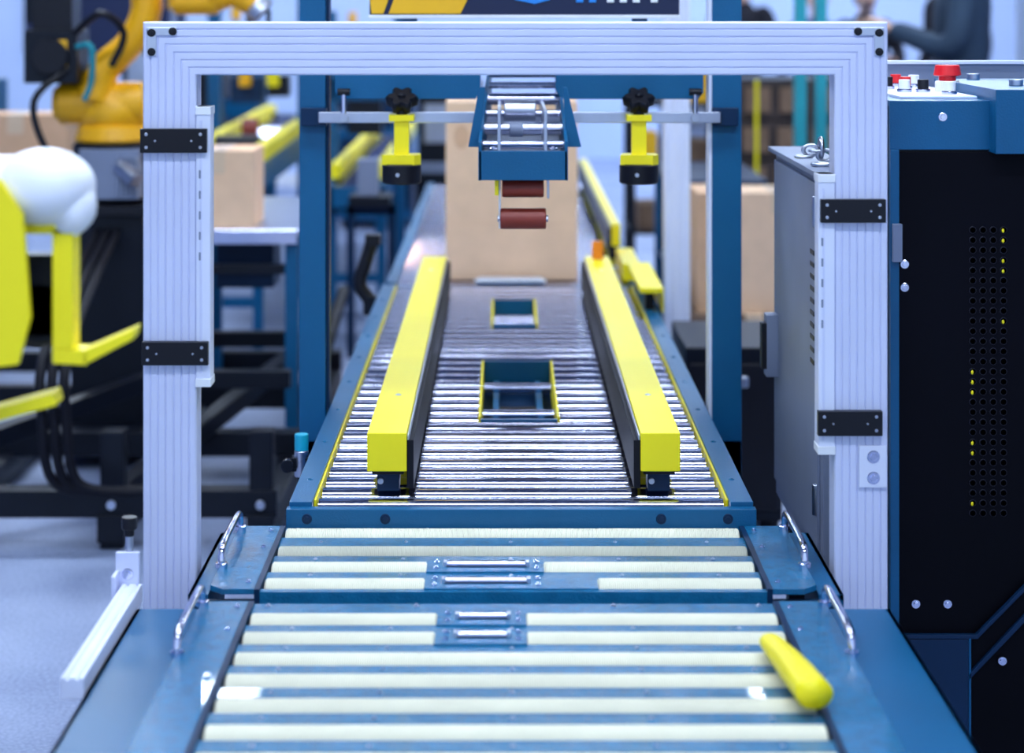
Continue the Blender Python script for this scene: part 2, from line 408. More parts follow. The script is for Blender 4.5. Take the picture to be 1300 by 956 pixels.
# tape head
b = B('tape_head')
b.box(-.0455, .114, 3.685, 3.695, 1.0755, 1.128, 'blue_paint'); b.box(-.0455, .114, 3.695, 3.75, 1.0755, 1.08, 'blue_paint')
def arm(xf0, xb0, t):
    P = [(xf0,3.685,1.075),(xf0+t,3.685,1.075),(xb0+t,4.30,1.15),(xb0,4.30,1.15),(xf0,3.685,1.145),(xf0+t,3.685,1.145),(xb0+t,4.30,1.28),(xb0,4.30,1.28)]
    b.hexa(P, 'blue_paint')
arm(-.0465, -.032, .006); arm(.109, .108, .006)
b.prism([(-.066,1.13),(-.046,1.13),(-.034,1.24),(-.046,1.24)], 'y', 3.76, 3.766, 'blue_paint')
b.prism([(.115,1.13),(.142,1.13),(.115,1.24),(.108,1.24)], 'y', 3.76, 3.766, 'blue_paint')
b.hexa([(-.04,3.75,1.095),(.108,3.75,1.095),(.104,4.2,1.165),(-.03,4.2,1.165),(-.04,3.75,1.100),(.108,3.75,1.100),(.104,4.2,1.170),(-.03,4.2,1.170)], 'grey_cabinet')
for i in range(6):
    t = i/5; yy = 3.76+t*.5; zz = 1.135+t*.115
    b.cyl((-.04+.01*t, yy, zz), (.11, yy, zz), .012 if i % 2 else .007, 'chrome', 18)
b.box(-.012, -.006, 3.70, 4.2, 1.10, 1.20, 'steel'); b.box(.072, .078, 3.70, 4.2, 1.10, 1.20, 'steel')
b.cyl((.01, 3.8, 1.16), (.035, 3.8, 1.16), .014, 'grey_cabinet', 20); b.cyl((.0, 3.9, 1.19), (.06, 3.9, 1.19), .02, 'steel', 20)
for q in ((-.02,3.72),(.09,3.72)): b.bolt((q[0], q[1], 1.13), (0,0,1), .006)
b.box(-.017, -.010, 3.70, 3.75, 1.047, 1.078, 'yellow_paint'); b.box(-.010, -.006, 3.715, 3.735, .985, 1.078, 'white_plastic')
b.box(.078, .082, 3.715, 3.735, 1.04, 1.078, 'steel')
b.cyl((-.004, 3.725, 1.058), (.072, 3.725, 1.058), .0165, 'red_roller', 28)
b.box(.0, .07, 3.735, 3.76, 1.04, 1.078, 'black_plastic')
b.cyl((-.007, 3.72, 1.003), (.076, 3.72, 1.003), .019, 'red_roller', 28); b.cyl((-.012, 3.72, 1.003), (.08, 3.72, 1.003), .006, 'steel', 12)
b.box(-.03, .11, 4.0, 4.03, 1.25, 1.29, 'blue_dark')
b.finish(.0008)

# information sign
b = B('hanging_sign')
b.box(-.262, .341, 3.985, 4.0, 1.37, 1.62, 'sign_navy')
b.box(-.264, .343, 3.983, 4.002, 1.364, 1.371, 'white_plastic')
b.prism([(-.225,1.373),(-.085,1.373),(.03,1.60),(-.14,1.60)], 'y', 3.982, 3.985, 'sign_yellow')
b.prism([(-.261,1.40),(-.258,1.373),(-.235,1.373),(-.15,1.60),(-.261,1.60)], 'y', 3.982, 3.985, 'sign_yellow')
b.prism([(.02,1.40),(.06,1.392),(.09,1.40),(.06,1.43)], 'y', 3.982, 3.985, 'sign_blue')
for i, x in enumerate((.14,.165,.20,.225,.25,.285)): b.box(x, x+.014, 3.982, 3.985, 1.395, 1.42, 'sign_blue' if i < 2 else 'white_plastic')
b.box(-.2, -.17, 4.0, 4.02, 1.346, 1.5, 'blue_paint'); b.box(.25, .28, 4.0, 4.02, 1.346, 1.5, 'blue_paint')
b.finish(.001)

# ------------------------------------------------------------------ transfer sections (front)
def transfer(y0, y1, rows, cuts, wing_out, handle, end=False):
    b = B('transfer_conveyor'); XL, XR = -.343, .369; ZP = .570; hw = .026
    edges = [y1]
    for r in rows: edges += [r+hw, r-hw]
    edges.append(y0)
    for i in range(0, len(edges), 2):
        b.box(XL, XR, edges[i+1], edges[i], .545, ZP, 'blue_plate')
    b.box(XL, XR, y0, y1, .49, .50, 'blue_dark')
    for r, c in zip(rows, cuts):
        segs = [(XL+.004, XR-.004)] if c is None else [(XL+.004, c[0]), (c[1], XR-.004)]
        for (s0, s1) in segs:
            b.cyl((s0, r, .5505), (s1, r, .5505), .0265, 'cream_roller', 40)
            b.cyl((s0-.003, r, .5505), (s1+.003, r, .5505), .007, 'steel', 10)
        if c:
            b.box(c[0], c[1], r-hw-.006, r+hw+.006, .552, .5725, 'blue_plate')
            a0, a1 = c[0]+.030, min(c[1], c[0]+.172)-.027
            b.box(a0-.002, a1+.002, r-.010, r+.010, .5725, .5733, 'blue_dark')
            b.cyl((a0, r, .5745), (a1, r, .5745), .0055, 'chrome', 16)
            for xx in (a0-.003, a1+.003):
                b.box(xx-.0025, xx+.0025, r-.007, r+.007, .572, .579, 'steel')
            for xx in (a0-.016, a1+.016):
                for dy in (-.015, .015): b.bolt((xx, r+dy, .5725), (0,0,1), .003)
    for i in range(2, len(edges)-2, 2):
        ym = (edges[i]+edges[i+1])/2
        for xx in (-.28, -.15, .01, .17, .31): b.bolt((xx, ym, ZP), (0,0,1), .0022, 'steel', .002)
    for xx in (XL+.02, -.12, .15, XR-.02): b.bolt((xx, y1-.010, ZP), (0,0,1), .0028, 'steel', .003)
    wl, wr = wing_out
    b.box(XL-.008, XL, y0, y1, .40, .574, 'blue_dark'); b.box(XR, XR+.008, y0, y1, .40, .574, 'blue_dark')
    b.prism([(XL-.008, y0), (XL-.008, y1), (-.415, y1), (-.415, y0+.02), (-.395, y0)], 'z', .566, .574, 'blue_plate')
    b.prism([(XR+.008, y0), (XR+.008, y1), (.441, y1), (.441, y0+.02), (.421, y0)], 'z', .566, .574, 'blue_plate')
    b.box(wl, -.417, y0+.01, y1, .555, .563, 'blue_paint'); b.box(.443, wr, y0+.01, y1, .555, .563, 'blue_paint')
    b.box(wl, wl+.006, y0+.01, y1, .40, .563, 'blue_paint'); b.box(wr-.006, wr, y0+.01, y1, .40, .563, 'blue_paint')
    b.box(wl, XL, y0+.012, y0+.018, .42, .555, 'blue_dark'); b.box(XR, wr, y0+.012, y0+.018, .42, .555, 'blue_dark')
    for xx in (XL-.02, XR+.02):
        for yy in (handle[0]-.08, (handle[0]+handle[1])/2, y1-.03): b.bolt((xx, yy, .574), (0,0,1), .003)
    for hx in (-.412, .438):
        ya_, yb_ = handle
        b.tube([(hx, ya_, .570), (hx, ya_, .588), (hx, ya_+.018, .602), (hx, (ya_+yb_)/2, .604), (hx, yb_-.018, .602), (hx, yb_, .588), (hx, yb_, .570)], .0052, 'chrome', 14, 5)
        for yy in (ya_, yb_): b.cyl((hx, yy, .573), (hx, yy, .580), .009, 'chrome', 18)
    for xx in (XL-.02, XR+.02):
        for yy in ((y0+.1, y1-.1) if end else ((y0+y1)/2,)):
            b.box(xx-.03, xx+.03, yy-.03, yy+.03, 0.01, .5, 'blue_paint'); b.box(xx-.06, xx+.06, yy-.06, yy+.06, 0, .012, 'black_plastic')
    if not end:
        b.cyl((-.43, y0-.012, .535), (.455, y0-.012, .535), .009, 'steel', 14)
        for sx in (-.385, .41): b.cyl((sx-.015, y0-.012, .535), (sx+.015, y0-.012, .535), .018, 'black_plastic', 18)
    else:
        b.box(wl, wr, y0-.006, y0, .30, .568, 'blue_dark')
    return b
t = transfer(2.872, 3.217, (3.187, 3.083, 2.997, 2.912), (None, None, (-.113, .058), (-.113, .133)), (-.445, .478), (2.985, 3.197)); t.finish(.001)
t = transfer(1.86, 2.815, (2.745, 2.664, 2.580, 2.498, 2.410, 2.322, 2.234, 2.146, 2.058, 1.970), ((-.09, .03), (-.09, .03)) + (None,)*8, (-.505, .53), (2.58, 2.795), True); t.finish(.001)

b = B('aluminium_side_rail')
b.prism([(-.535,.556),(-.507,.556),(-.507,.582),(-.512,.582),(-.514,.578),(-.517,.582),(-.524,.582),(-.527,.578),(-.530,.582),(-.535,.582)], 'y', 2.47, 2.87, 'aluminium_white')
b.box(-.545, -.512, 2.872, 2.88, .55, .625, 'aluminium'); b.box(-.545, -.539, 2.84, 2.88, .56, .60, 'aluminium')
b.cyl((-.528, 2.885, .53), (-.528, 2.885, .66), .0055, 'steel', 14); b.cyl((-.528, 2.885, .655), (-.528, 2.885, .672), .011, 'black_plastic', 18); b.cyl((-.528, 2.885, .645), (-.528, 2.885, .656), .007, 'black_plastic', 14)
b.bolt((-.528, 2.872, .595), (0,-1,0), .006)
b.box(-.53, -.506, 2.5, 2.84, .545, .556, 'steel')
b.finish(.0008)

b = B('yellow_guide_lever')
b.tube([(.332, 2.585, .588), (.334, 2.57, .594), (.341, 2.51, .597), (.349, 2.44, .599), (.358, 2.36, .600)], [.008, .014, .018, .021, .022], 'yellow_paint', 20, 6, .8)
b.cyl((.340, 2.50, .57), (.340, 2.50, .59), .008, 'steel')
b.finish(0)

# ------------------------------------------------------------------ control machine cabinet (right)
b = B('machine_control_cabinet')
b.box(.584, 1.40, 3.108, 3.62, .02, 1.24, 'black_steel')
b.box(.584, 1.40, 3.10, 3.62, 1.1735, 1.2475, 'blue_paint')
b.box(.584, .597, 3.095, 3.62, .36, 1.1735, 'blue_paint')
b.box(.735, 1.40, 3.06, 3.5, 1.170, 1.266, 'blue_paint')
b.box(.597, 1.40, 3.099, 3.108, .30, 1.170, 'black_panel')
b.prism([(.60,.0),(.60,.44),(.712,.44),(.79,.52),(1.40,.52),(1.40,0)], 'y', 3.09, 3.099, 'black_panel')
b.prism([(.597,.438),(.713,.438),(.79,.516),(1.40,.516),(1.40,.522),(.788,.522),(.711,.444),(.597,.444)], 'y', 3.083, 3.092, 'blue_dark')
b.prism([(.60,.40),(.60,.437),(.70,.437),(.70,.02),(.60,.02)], 'y', 3.084, 3.092, 'blue_dark')
b.box(.700, .703, 3.083, 3.093, .02, .44, 'blue_paint')
b.prism([(.79,.47),(1.4,.47),(1.4,.477),(.786,.477),(.70,.385),(.70,.376)], 'y', 3.083, 3.092, 'blue_dark')
for q in ((.623,.486),(.671,.486),(.606,.965),(.606,1.0)): b.bolt((q[0], 3.099, q[1]), (0,-1,0), .005)
b.bolt((.664, 3.10, 1.223), (0,-1,0), .005); b.bolt((.75, 3.083, .405), (0,-1,0), .005)
cols = (.709, .7245, .740, .7555)
for r in range(29):
    for ci, x in enumerate(cols):
        yel = (r > 13 and ci == 0 and random.random() < .6) or (r < 12 and ci == 3 and random.random() < .25)
        z = 1.052-r*.0153
        b.cyl((x, 3.0978, z), (x, 3.103, z), .0054, 'hole_rim', 16); b.cyl((x, 3.0972, z), (x, 3.103, z), .0044, 'black_hole', 16)
        if yel: b.ball((x-.001, 3.0972, z-.001), (.0022, .0012, .0032), 'yellow_paint', 8, 6)
b.box(.586, .600, 3.085, 3.095, 1.005, 1.062, 'grey_cabinet')
b.box(.61, .73, 3.16, 3.56, 1.2475, 1.2515, 'aluminium_white')
b.cyl((.725, 3.35, 1.25), (.725, 3.35, 1.268), .020, 'white_plastic', 28); b.cyl((.725, 3.35, 1.268), (.725, 3.35, 1.276), .014, 'red_button', 24); b.cyl((.725, 3.35, 1.276), (.725, 3.35, 1.294), .0225, 'red_button', 32, .020)
for (x, y_, m) in ((.645,3.30,'white_plastic'),(.675,3.30,'black_plastic'),(.70,3.22,'white_plastic'),(.64,3.42,'black_plastic'),(.67,3.42,'red_button'),(.70,3.50,'white_plastic'),(.645,3.52,'black_plastic'),(.675,3.53,'red_button')):
    b.cyl((x, y_, 1.25), (x, y_, 1.257), .012, 'chrome', 20); b.cyl((x, y_, 1.257), (x, y_, 1.272), .009, m, 18)
for (x, y_) in ((.80,3.2),(.86,3.3),(.79,3.45)): b.cyl((x, y_, 1.266), (x, y_, 1.276), .011, 'steel', 18)
b.box(.60, 1.38, 3.585, 3.60, 1.2475, 1.29, 'grey_cabinet'); b.box(.60, 1.38, 3.58, 3.605, 1.288, 1.294, 'aluminium_white')
b.finish(.0015)

b = B('electrical_enclosure')
b.box(.514, .578, 3.30, 3.87, .47, 1.1145, 'grey_cabinet'); b.box(.509, .514, 3.33, 3.86, .50, 1.10, 'grey_cabinet')
b.box(.50, .582, 3.29, 3.88, 1.1145, 1.123, 'grey_cabinet')
b.box(.487, .509, 3.80, 3.84, .70, .815, 'grey_cabinet'); b.box(.478, .488, 3.80, 3.83, .715, .80, 'black_plastic')
for zz in (.56, 1.03): b.cyl((.509, 3.34, zz), (.509, 3.34, zz+.05), .007, 'steel', 12)
for yy in (3.34, 3.83): b.box(.53, .565, yy-.02, yy+.02, 0, .47, 'black_steel')
for i in range(10): b.box(.5075, .5095, 3.36, 3.40, .80+i*.02, .808+i*.02, 'black_plastic')
b.finish(.002)
b = B('steel_chain')
def link(b, c, r, t, ax, m='steel', n=16, k=8, st=1.4):
    vs = []; fs = []
    for i in range(n):
        a = 2*math.pi*i/n
        for j in range(k):
            q = 2*math.pi*j/k; rr = r+t*math.cos(q); u = rr*math.cos(a)*st; v = rr*math.sin(a); w = t*math.sin(q)
            p = (u, v, w) if ax == 0 else (u, w, v) if ax == 1 else (w, u*.7, v)
            vs.append((c[0]+p[0], c[1]+p[1], c[2]+p[2]))
    for i in range(n):
        for j in range(k): fs.append((i*k+j, i*k+(j+1)%k, ((i+1)%n)*k+(j+1)%k, ((i+1)%n)*k+j))
    b.add(vs, fs, m, True)
for i in range(7): link(b, (.505+i*.012, 3.45+.004*math.sin(i), 1.136+.012*abs(math.sin(i*1.1))), .009, .0028, i % 2)
link(b, (.535, 3.46, 1.150), .016, .004, 2); link(b, (.53, 3.40, 1.1275), .012, .0035, 0)
b.finish(0)

# ------------------------------------------------------------------ left: robot on black base
b = B('robot_base_frame')
for yy in (5.25, 5.95, 6.65, 7.3): b.box(-2.0, -.58, yy-.035, yy+.035, .08, .15, 'black_steel')
for xx in (-1.9, -1.45, -1.0, -.62): b.box(xx-.035, xx+.035, 5.2, 7.35, .02, .09, 'black_steel')
b.beam((-1.0, 5.3, .12), (-.62, 6.6, .30), .05, .05, 'black_steel'); b.beam((-1.0, 5.95, .30), (-.62, 5.95, .30), .05, .05, 'black_steel')
b.beam((-1.5, 5.3, .2), (-.9, 6.0, .34), .05, .05, 'black_steel')
b.beam((-1.9, 6.65, .30), (-.62, 6.65, .30), .05, .05, 'black_steel')
for xx in (-1.9, -1.0, -.62):
    for yy in (5.25, 6.65): b.box(xx-.03, xx+.03, yy-.03, yy+.03, 0, .30, 'black_steel')
b.box(-1.34, -1.07, 6.1, 6.5, .05, .12, 'black_steel')
for (x, y_) in ((-.62, 5.25), (-1.0, 5.25), (-1.45, 5.25)): b.cyl((x, y_-.045, .115), (x, y_-.035, .115), .012, 'steel', 12)
b.finish(.003)

b = B('articulated_robot')
Y = 6.3
b.box(-1.31, -1.09, Y-.11, Y+.11, .12, .77, 'black_steel'); b.box(-1.34, -1.07, Y-.14, Y+.14, .75, .78, 'black_plastic')
b.cyl((-1.2, Y, .78), (-1.2, Y, .90), .10, 'black_steel', 32); b.box(-1.28, -1.10, Y-.14, Y-.05, .80, .95, 'grey_cabinet')
for i in range(5): b.box(-1.16+i*.014, -1.155+i*.014, Y-.15, Y-.14, .81, .93, 'steel')
b.cyl((-1.16, Y-.13, .90), (-1.10, Y-.17, .86), .025, 'steel', 18)
b.cyl((-1.2, Y, .90), (-1.2, Y, .965), .125, 'black_steel', 32)
b.cyl((-1.2, Y, .965), (-1.2, Y, 1.02), .12, 'orange_paint', 36, .11)
b.cyl((-1.36, Y-.03, 1.085), (-1.10, Y-.03, 1.085), .065, 'orange_paint', 32)
b.cyl((-1.375, Y-.03, 1.085), (-1.36, Y-.03, 1.085), .05, 'orange_paint', 28)
b.ball((-1.2, Y, 1.06), (.12,.11,.09), 'orange_paint')
b.tube([(-1.25, Y-.05, 1.10), (-1.22, Y-.05, 1.19), (-1.14, Y-.05, 1.27), (-1.09, Y-.05, 1.38), (-1.12, Y-.05, 1.52), (-1.14, Y-.05, 1.68)], [.07, .06, .055, .06, .065, .07], 'orange_paint', 24, 6, .8)
b.ball((-1.14, Y-.05, 1.70), (.10,.10,.10), 'orange_paint')
b.tube([(-1.12, Y-.05, 1.70), (-.98, Y-.07, 1.58), (-.86, Y-.08, 1.46)], [.075, .06, .055], 'orange_paint', 24)
b.cyl((-1.0, Y-.08, 1.40), (-.87, Y-.08, 1.40), .045, 'orange_paint', 24); b.ball((-.87, Y-.08, 1.42), .055, 'orange_paint')
b.tube([(-.85, Y-.08, 1.44), (-.78, Y-.08, 1.40), (-.74, Y-.08, 1.37)], [.045, .04, .03], 'orange_paint', 20)
b.cyl((-.76, Y-.08, 1.385), (-.73, Y-.08, 1.36), .045, 'steel', 24)
for dx in (-.03, .03): b.box(-.745+dx-.006, -.745+dx+.006, Y-.10, Y-.06, 1.32, 1.37, 'black_plastic')
b.box(-1.44, -1.28, Y-.16, Y+.02, 1.15, 1.31, 'black_steel'); b.box(-1.42, -1.30, Y-.14, Y, 1.31, 1.50, 'black_plastic')
b.cyl((-1.36, Y-.16, 1.23), (-1.36, Y-.18, 1.23), .055, 'black_plastic', 24); b.box(-1.335, -1.31, Y-.165, Y-.158, 1.20, 1.28, 'sign_yellow')
b.box(-1.45, -1.40, Y-.1, Y, 1.33, 1.45, 'black_steel')
b.tube([(-1.29, Y-.15, 1.30), (-1.2, Y-.2, 1.36), (-1.14, Y-.16, 1.30), (-1.18, Y-.15, 1.2)], .011, 'black_plastic')
b.tube([(-1.28, Y-.17, 1.26), (-1.23, Y-.2, 1.26), (-1.235, Y-.17, 1.16), (-1.26, Y-.15, 1.10)], .009, 'teal_paint')
b.tube([(-1.30, Y-.15, 1.20), (-1.40, Y-.2, 1.1), (-1.36, Y-.2, .95), (-1.27, Y-.16, .88)], .011, 'black_plastic')
for dx in (-.03, 0, .03):
    b.tube([(-1.20+dx, Y-.12, .70), (-1.17+dx, 5.7, .62), (-1.13+dx, 5.15, .50), (-1.12+dx, 5.1, .35), (-1.10+dx, 5.12, .20), (-1.0+dx, 5.14, .165), (-.85+dx, 5.16, .17)], .013, 'rubber')
b.finish(.003)

b = B('robot_gripper_arm'); Y = 2.25
b.ball((-.505, Y, 1.195), (.056,.055,.043), 'white_plastic', 28, 18)
b.tube([(-.478, Y, 1.19), (-.47, Y-.01, 1.17), (-.485, Y, 1.15)], [.028,.024,.016], 'white_plastic', 20)
b.cyl((-.60, Y, 1.19), (-.53, Y, 1.19), .040, 'white_plastic', 28)
b.prism([(-.60,1.215),(-.540,1.208),(-.515,1.17),(-.507,1.06),(-.520,1.01),(-.60,1.0)], 'y', Y-.06, Y-.05, 'yellow_paint')
b.box(-.60, -.54, Y-.052, Y, 1.05, 1.12, 'black_steel')
b.box(-.492, -.470, Y-.02, Y+.02, 1.02, 1.15, 'yellow_paint'); b.box(-.53, -.470, Y-.02, Y+.02, 1.145, 1.155, 'yellow_paint')
b.hexa([(-.492,Y-.02,1.004),(-.455,Y-.02,1.002),(-.455,Y+.02,1.002),(-.492,Y+.02,1.004),(-.492,Y-.02,1.02),(-.455,Y-.02,1.018),(-.455,Y+.02,1.018),(-.492,Y+.02,1.02)], 'yellow_paint')
b.hexa([(-.458,Y-.02,1.002),(-.405,Y-.02,1.03),(-.405,Y+.02,1.03),(-.458,Y+.02,1.002),(-.458,Y-.02,1.018),(-.402,Y-.02,1.042),(-.402,Y+.02,1.042),(-.458,Y+.02,1.018)], 'yellow_paint')
b.beam((-.60, Y, .935), (-.49, Y, .965), .04, .014, 'yellow_paint'); b.box(-.60, -.585, Y-.02, Y+.02, .93, 1.02, 'yellow_paint')
b.cyl((-.51, Y+.0, 1.055), (-.51, Y+.03, 1.055), .035, 'black_steel', 28); b.box(-.60, -.49, Y+.0, Y+.03, 1.03, 1.12, 'black_steel')
b.tube([(-.58, Y, 1.19), (-.75, Y, 1.27), (-.95, Y, 1.22), (-1.1, Y, 1.0)], [.045,.055,.06,.08], 'white_plastic', 24)
b.cyl((-1.1, Y, .0), (-1.1, Y, 1.0), .10, 'white_plastic', 32, .08); b.cyl((-1.1, Y, 0), (-1.1, Y, .03), .18, 'black_steel', 32)
b.finish(.002)

b = B('steel_work_table')
b.box(-1.04, -.63, 6.25, 7.3, .672, .70, 'steel'); b.box(-1.04, -.63, 6.24, 6.25, .655, .70, 'chrome')
for x in (-1.02, -.65):
    for y_ in (6.28, 7.26): b.box(x-.02, x+.02, y_-.02, y_+.02, 0, .672, 'blue_paint')
b.box(-1.02, -.65, 6.27, 6.30, .56, .59, 'black_steel'); b.box(-.66, -.64, 6.28, 7.26, .35, .38, 'blue_paint')
b.box(-.9, -.72, 6.4, 6.6, .5, .672, 'blue_dark')
b.finish(.002)
carton('cardboard_box', -1.0, -.772, 6.30, 6.58, .70, .935, 'cardboard_light')

b = conveyor('roller_conveyor', -1.32, -.94, 7.9, 11.6, .76, .09)
b.beam((-.955, 8, .80), (-1.0, 11.2, .80), .05, .06, 'yellow_paint'); b.beam((-1.22, 8, .80), (-1.27, 11.2, .80), .05, .06, 'yellow_paint')
for yy in (8.1, 9.5, 11): b.box(-.985, -.955, yy, yy+.05, .755, .79, 'black_plastic'); b.box(-1.25, -1.22, yy, yy+.05, .755, .79, 'black_plastic')
for x in (-1.36, -.94): b.box(x-.03, x+.03, 9.6, 9.66, .0, 1.5, 'blue_paint')
b.box(-1.36, -.94, 9.6, 9.66, 1.06, 1.12, 'blue_paint')
b.box(-1.27, -1.12, 9.5, 9.62, .92, 1.04, 'blue_dark'); b.box(-1.10, -1.0, 9.5, 9.62, .95, 1.05, 'black_steel')
b.cyl((-1.2, 9.48, 1.0), (-1.2, 9.48, 1.1), .03, 'orange_paint'); b.cyl((-1.07, 9.48, 1.0), (-1.07, 9.48, 1.1), .03, 'yellow_paint')
b.cyl((-1.15, 9.0, .84), (-1.08, 9.0, .84), .04, 'red_roller'); b.cyl((-1.2, 8.5, .81), (-1.0, 8.5, .81), .03, 'black_plastic')
b.finish(.002)
b = conveyor('roller_conveyor', -.75, -.50, 8.6, 12.0, .62, .09)
b.box(-.74, -.70, 8.7, 11.8, .64, .70, 'yellow_paint'); b.box(-.55, -.51, 8.7, 11.8, .64, .70, 'yellow_paint')
for yy in (8.8, 11.5): b.box(-.74, -.70, yy, yy+.05, .60, .645, 'black_plastic'); b.box(-.55, -.51, yy, yy+.05, .60, .645, 'black_plastic')
for x in (-.78, -.47): b.box(x-.025, x+.025, 9.2, 9.25, 0, 1.35, 'blue_paint')
b.box(-.78, -.47, 9.2, 9.25, .95, 1.05, 'blue_paint'); b.box(-.7, -.55, 9.15, 9.3, .80, .95, 'black_steel')
b.finish(.002)

def machine(name, x0, x1, y0, y1, h, m1, m2):
    b = B(name); b.box(x0, x1, y0, y1, .06, h*.6, m1); b.box(x0+.03, x1-.03, y0+.04, y1, h*.6, h, m2)
    b.box(x0+.02, x1-.02, y0-.01, y0, .12, h*.55, m2)
    b.box(x0+.06, x0+.06+(x1-x0)*.4, y0+.03, y0+.04, h*.7, h*.9, 'steel')
    for i in range(5): b.box(x0+.05, x1-.05, y0-.014, y0-.009, .2+i*.04, .215+i*.04, 'black_hole')
    b.box(x1-.05, x1-.035, y0-.03, y0-.01, h*.3, h*.42, 'chrome')
    b.cyl(((x0+x1)/2, (y0+y1)/2, h), ((x0+x1)/2, (y0+y1)/2, h+.1), .02, 'steel'); b.cyl(((x0+x1)/2, (y0+y1)/2, h+.1), ((x0+x1)/2, (y0+y1)/2, h+.2), .03, 'orange_paint')
    for xx in (x0+.05, x1-.05):
        for yy in (y0+.05, y1-.05): b.cyl((xx, yy, 0), (xx, yy, .07), .025, 'black_plastic')
    b.finish(.004)
machine('packing_machine', -.46, -.08, 10.2, 11.0, .98, 'grey_cabinet', 'black_steel')
machine('packing_machine', -2.9, -2.2, 8.4, 9.2, 1.05, 'black_steel', 'blue_paint')
machine('packing_machine', -2.0, -1.5, 10.5, 11.2, 1.25, 'blue_dark', 'black_steel')
machine('packing_machine', .95, 1.45, 12.2, 12.9, .92, 'blue_paint', 'grey_cabinet')
machine('packing_machine', -1.35, -.7, 13.5, 14.2, 1.12, 'grey_cabinet', 'blue_dark')
machine('packing_machine', -1.80, -1.42, 12.0, 12.6, 1.18, 'blue_dark', 'blue_paint')
machine('packing_machine', -1.02, -.52, 12.5, 13.1, 1.02, 'blue_paint', 'blue_dark')
carton('cardboard_box', -1.98, -1.60, 7.5, 7.75, .70, .98, 'cardboard')
b = B('steel_work_table'); b.box(-2.2, -1.5, 7.45, 7.8, .67, .70, 'steel')
for x in (-2.17, -1.53):
    for y_ in (7.48, 7.77): b.box(x-.02, x+.02, y_-.02, y_+.02, 0, .67, 'black_steel')
b.finish(.002)

b = B('black_air_hose')
b.tube([(-.54, 6.9, .42), (-.53, 6.2, .38), (-.53, 5.75, .30), (-.50, 5.5, .20), (-.47, 5.4, .20), (-.42, 5.35, .24), (-.38, 5.3, .45)], .020, 'rubber', 14)
b.finish(0)
b = B('black_air_hose')
b.tube([(-.55, 8.2, .02), (-.50, 7.7, .02), (-.42, 7.5, .02), (-.46, 7.0, .02), (-.52, 6.9, .02)], .018, 'rubber', 12)
b.finish(0)
b = B('steel_support_stand')
for x in (-.60, -.44): b.box(x-.015, x+.015, 8.0, 8.03, 0, .60, 'blue_dark')
b.box(-.615, -.425, 8.0, 8.03, .56, .60, 'blue_dark'); b.box(-.60, -.44, 7.9, 8.1, .60, .64, 'black_steel'); b.box(-.57, -.49, 7.95, 8.05, .64, .78, 'grey_cabinet')
b.finish(.002)

# ------------------------------------------------------------------ right background
b = B('aluminium_post')
b.prism([(.470,6.0),(.480,6.0),(.482,6.006),(.492,6.006),(.494,6.0),(.518,6.0),(.520,6.006),(.530,6.006),(.532,6.0),(.545,6.0),(.545,6.075),(.470,6.075)], 'z', 0.01, 1.9, 'aluminium_white')
b.box(.44, .58, 5.97, 6.1, 0, .012, 'steel'); b.finish(.002)
carton('cardboard_box', .66, .80, 7.0, 7.35, .33, .74, 'cardboard'); carton('cardboard_box', .805, 1.08, 7.0, 7.3, .33, .74, 'cardboard_light')  # left carton's darker tone is shade put into the colour
carton('cardboard_box', .62, 1.08, 6.95, 7.4, 0, .33, 'cardboard_dark')  # bottom carton painted dark to stand in for the shade on it
b = B('brown_crate_stack')
for i in range(6):
    z = i*.175
    dx = .01*((i*7) % 3)
    b.box(1.02+dx, 1.62+dx, 9.0, 9.6, z, z+.165, 'brown_crate')
    for j in range(4): b.box(1.02+dx+.02+j*.15, 1.02+dx+.13+j*.15, 8.985, 9.0, z+.03, z+.14, 'cardboard_dark')
    b.box(1.03, 1.6, 9.02, 9.58, z+.165, z+.175, 'black_steel')
b.box(1.10, 1.115, 8.975, 8.99, .2, 1.05, 'yellow_paint'); b.finish(.003)
b = B('teal_machine_frame')
for x in (1.16, 1.24): b.box(x-.022, x+.022, 8.0, 8.06, 0, 1.7, 'teal_paint')
b.box(1.14, 1.26, 8.0, 8.06, 1.45, 1.51, 'teal_paint'); b.box(1.14, 1.26, 8.0, 8.06, .3, .36, 'teal_paint'); b.finish(.003)
b = B('steel_work_table'); b.box(.62, .98, 7.6, 8.5, .70, .73, 'blue_dark'); b.box(.64, .96, 7.62, 8.48, .35, .37, 'steel')
for x in (.64, .96):
    for y_ in (7.64, 8.46): b.box(x-.018, x+.018, y_-.018, y_+.018, 0, .70, 'blue_paint')
b.finish(.002)
b = B('equipment_rack')
for x in (.60, 1.0):
    for y_ in (9.6, 10.0): b.box(x-.015, x+.015, y_-.015, y_+.015, 0, 1.25, 'black_steel')
for z in (.3, .6, .9, 1.2): b.box(.59, 1.01, 9.59, 10.01, z, z+.02, 'black_steel')
for i, z in enumerate((.32, .62, .92)):
    for j in range(3): b.box(.63+j*.12, .72+j*.12, 9.63, 9.9, z, z+.12+.04*((i+j) % 3), ('cardboard_dark', 'sign_yellow', 'black_plastic')[(i+j) % 3])
b.finish(.002)
b = B('black_equipment_case')
b.box(.47, .72, 5.3, 5.75, .05, .50, 'black_steel'); b.box(.48, .71, 5.29, 5.30, .08, .46, 'black_plastic'); b.box(.56, .63, 5.275, 5.29, .40, .43, 'steel')
for x in (.50, .69):
    for y_ in (5.34, 5.71): b.cyl((x, y_, 0), (x, y_, .05), .025, 'rubber')
b.finish(.004)
b = B('display_counter')
b.box(1.45, 3.2, 7.0, 7.5, 0, 1.02, 'grey_cabinet'); b.box(1.42, 3.23, 6.97, 7.53, 1.02, 1.05, 'acrylic'); b.box(1.5, 3.1, 6.985, 7.0, .1, .95, 'blue_dark')
b.finish(.004)
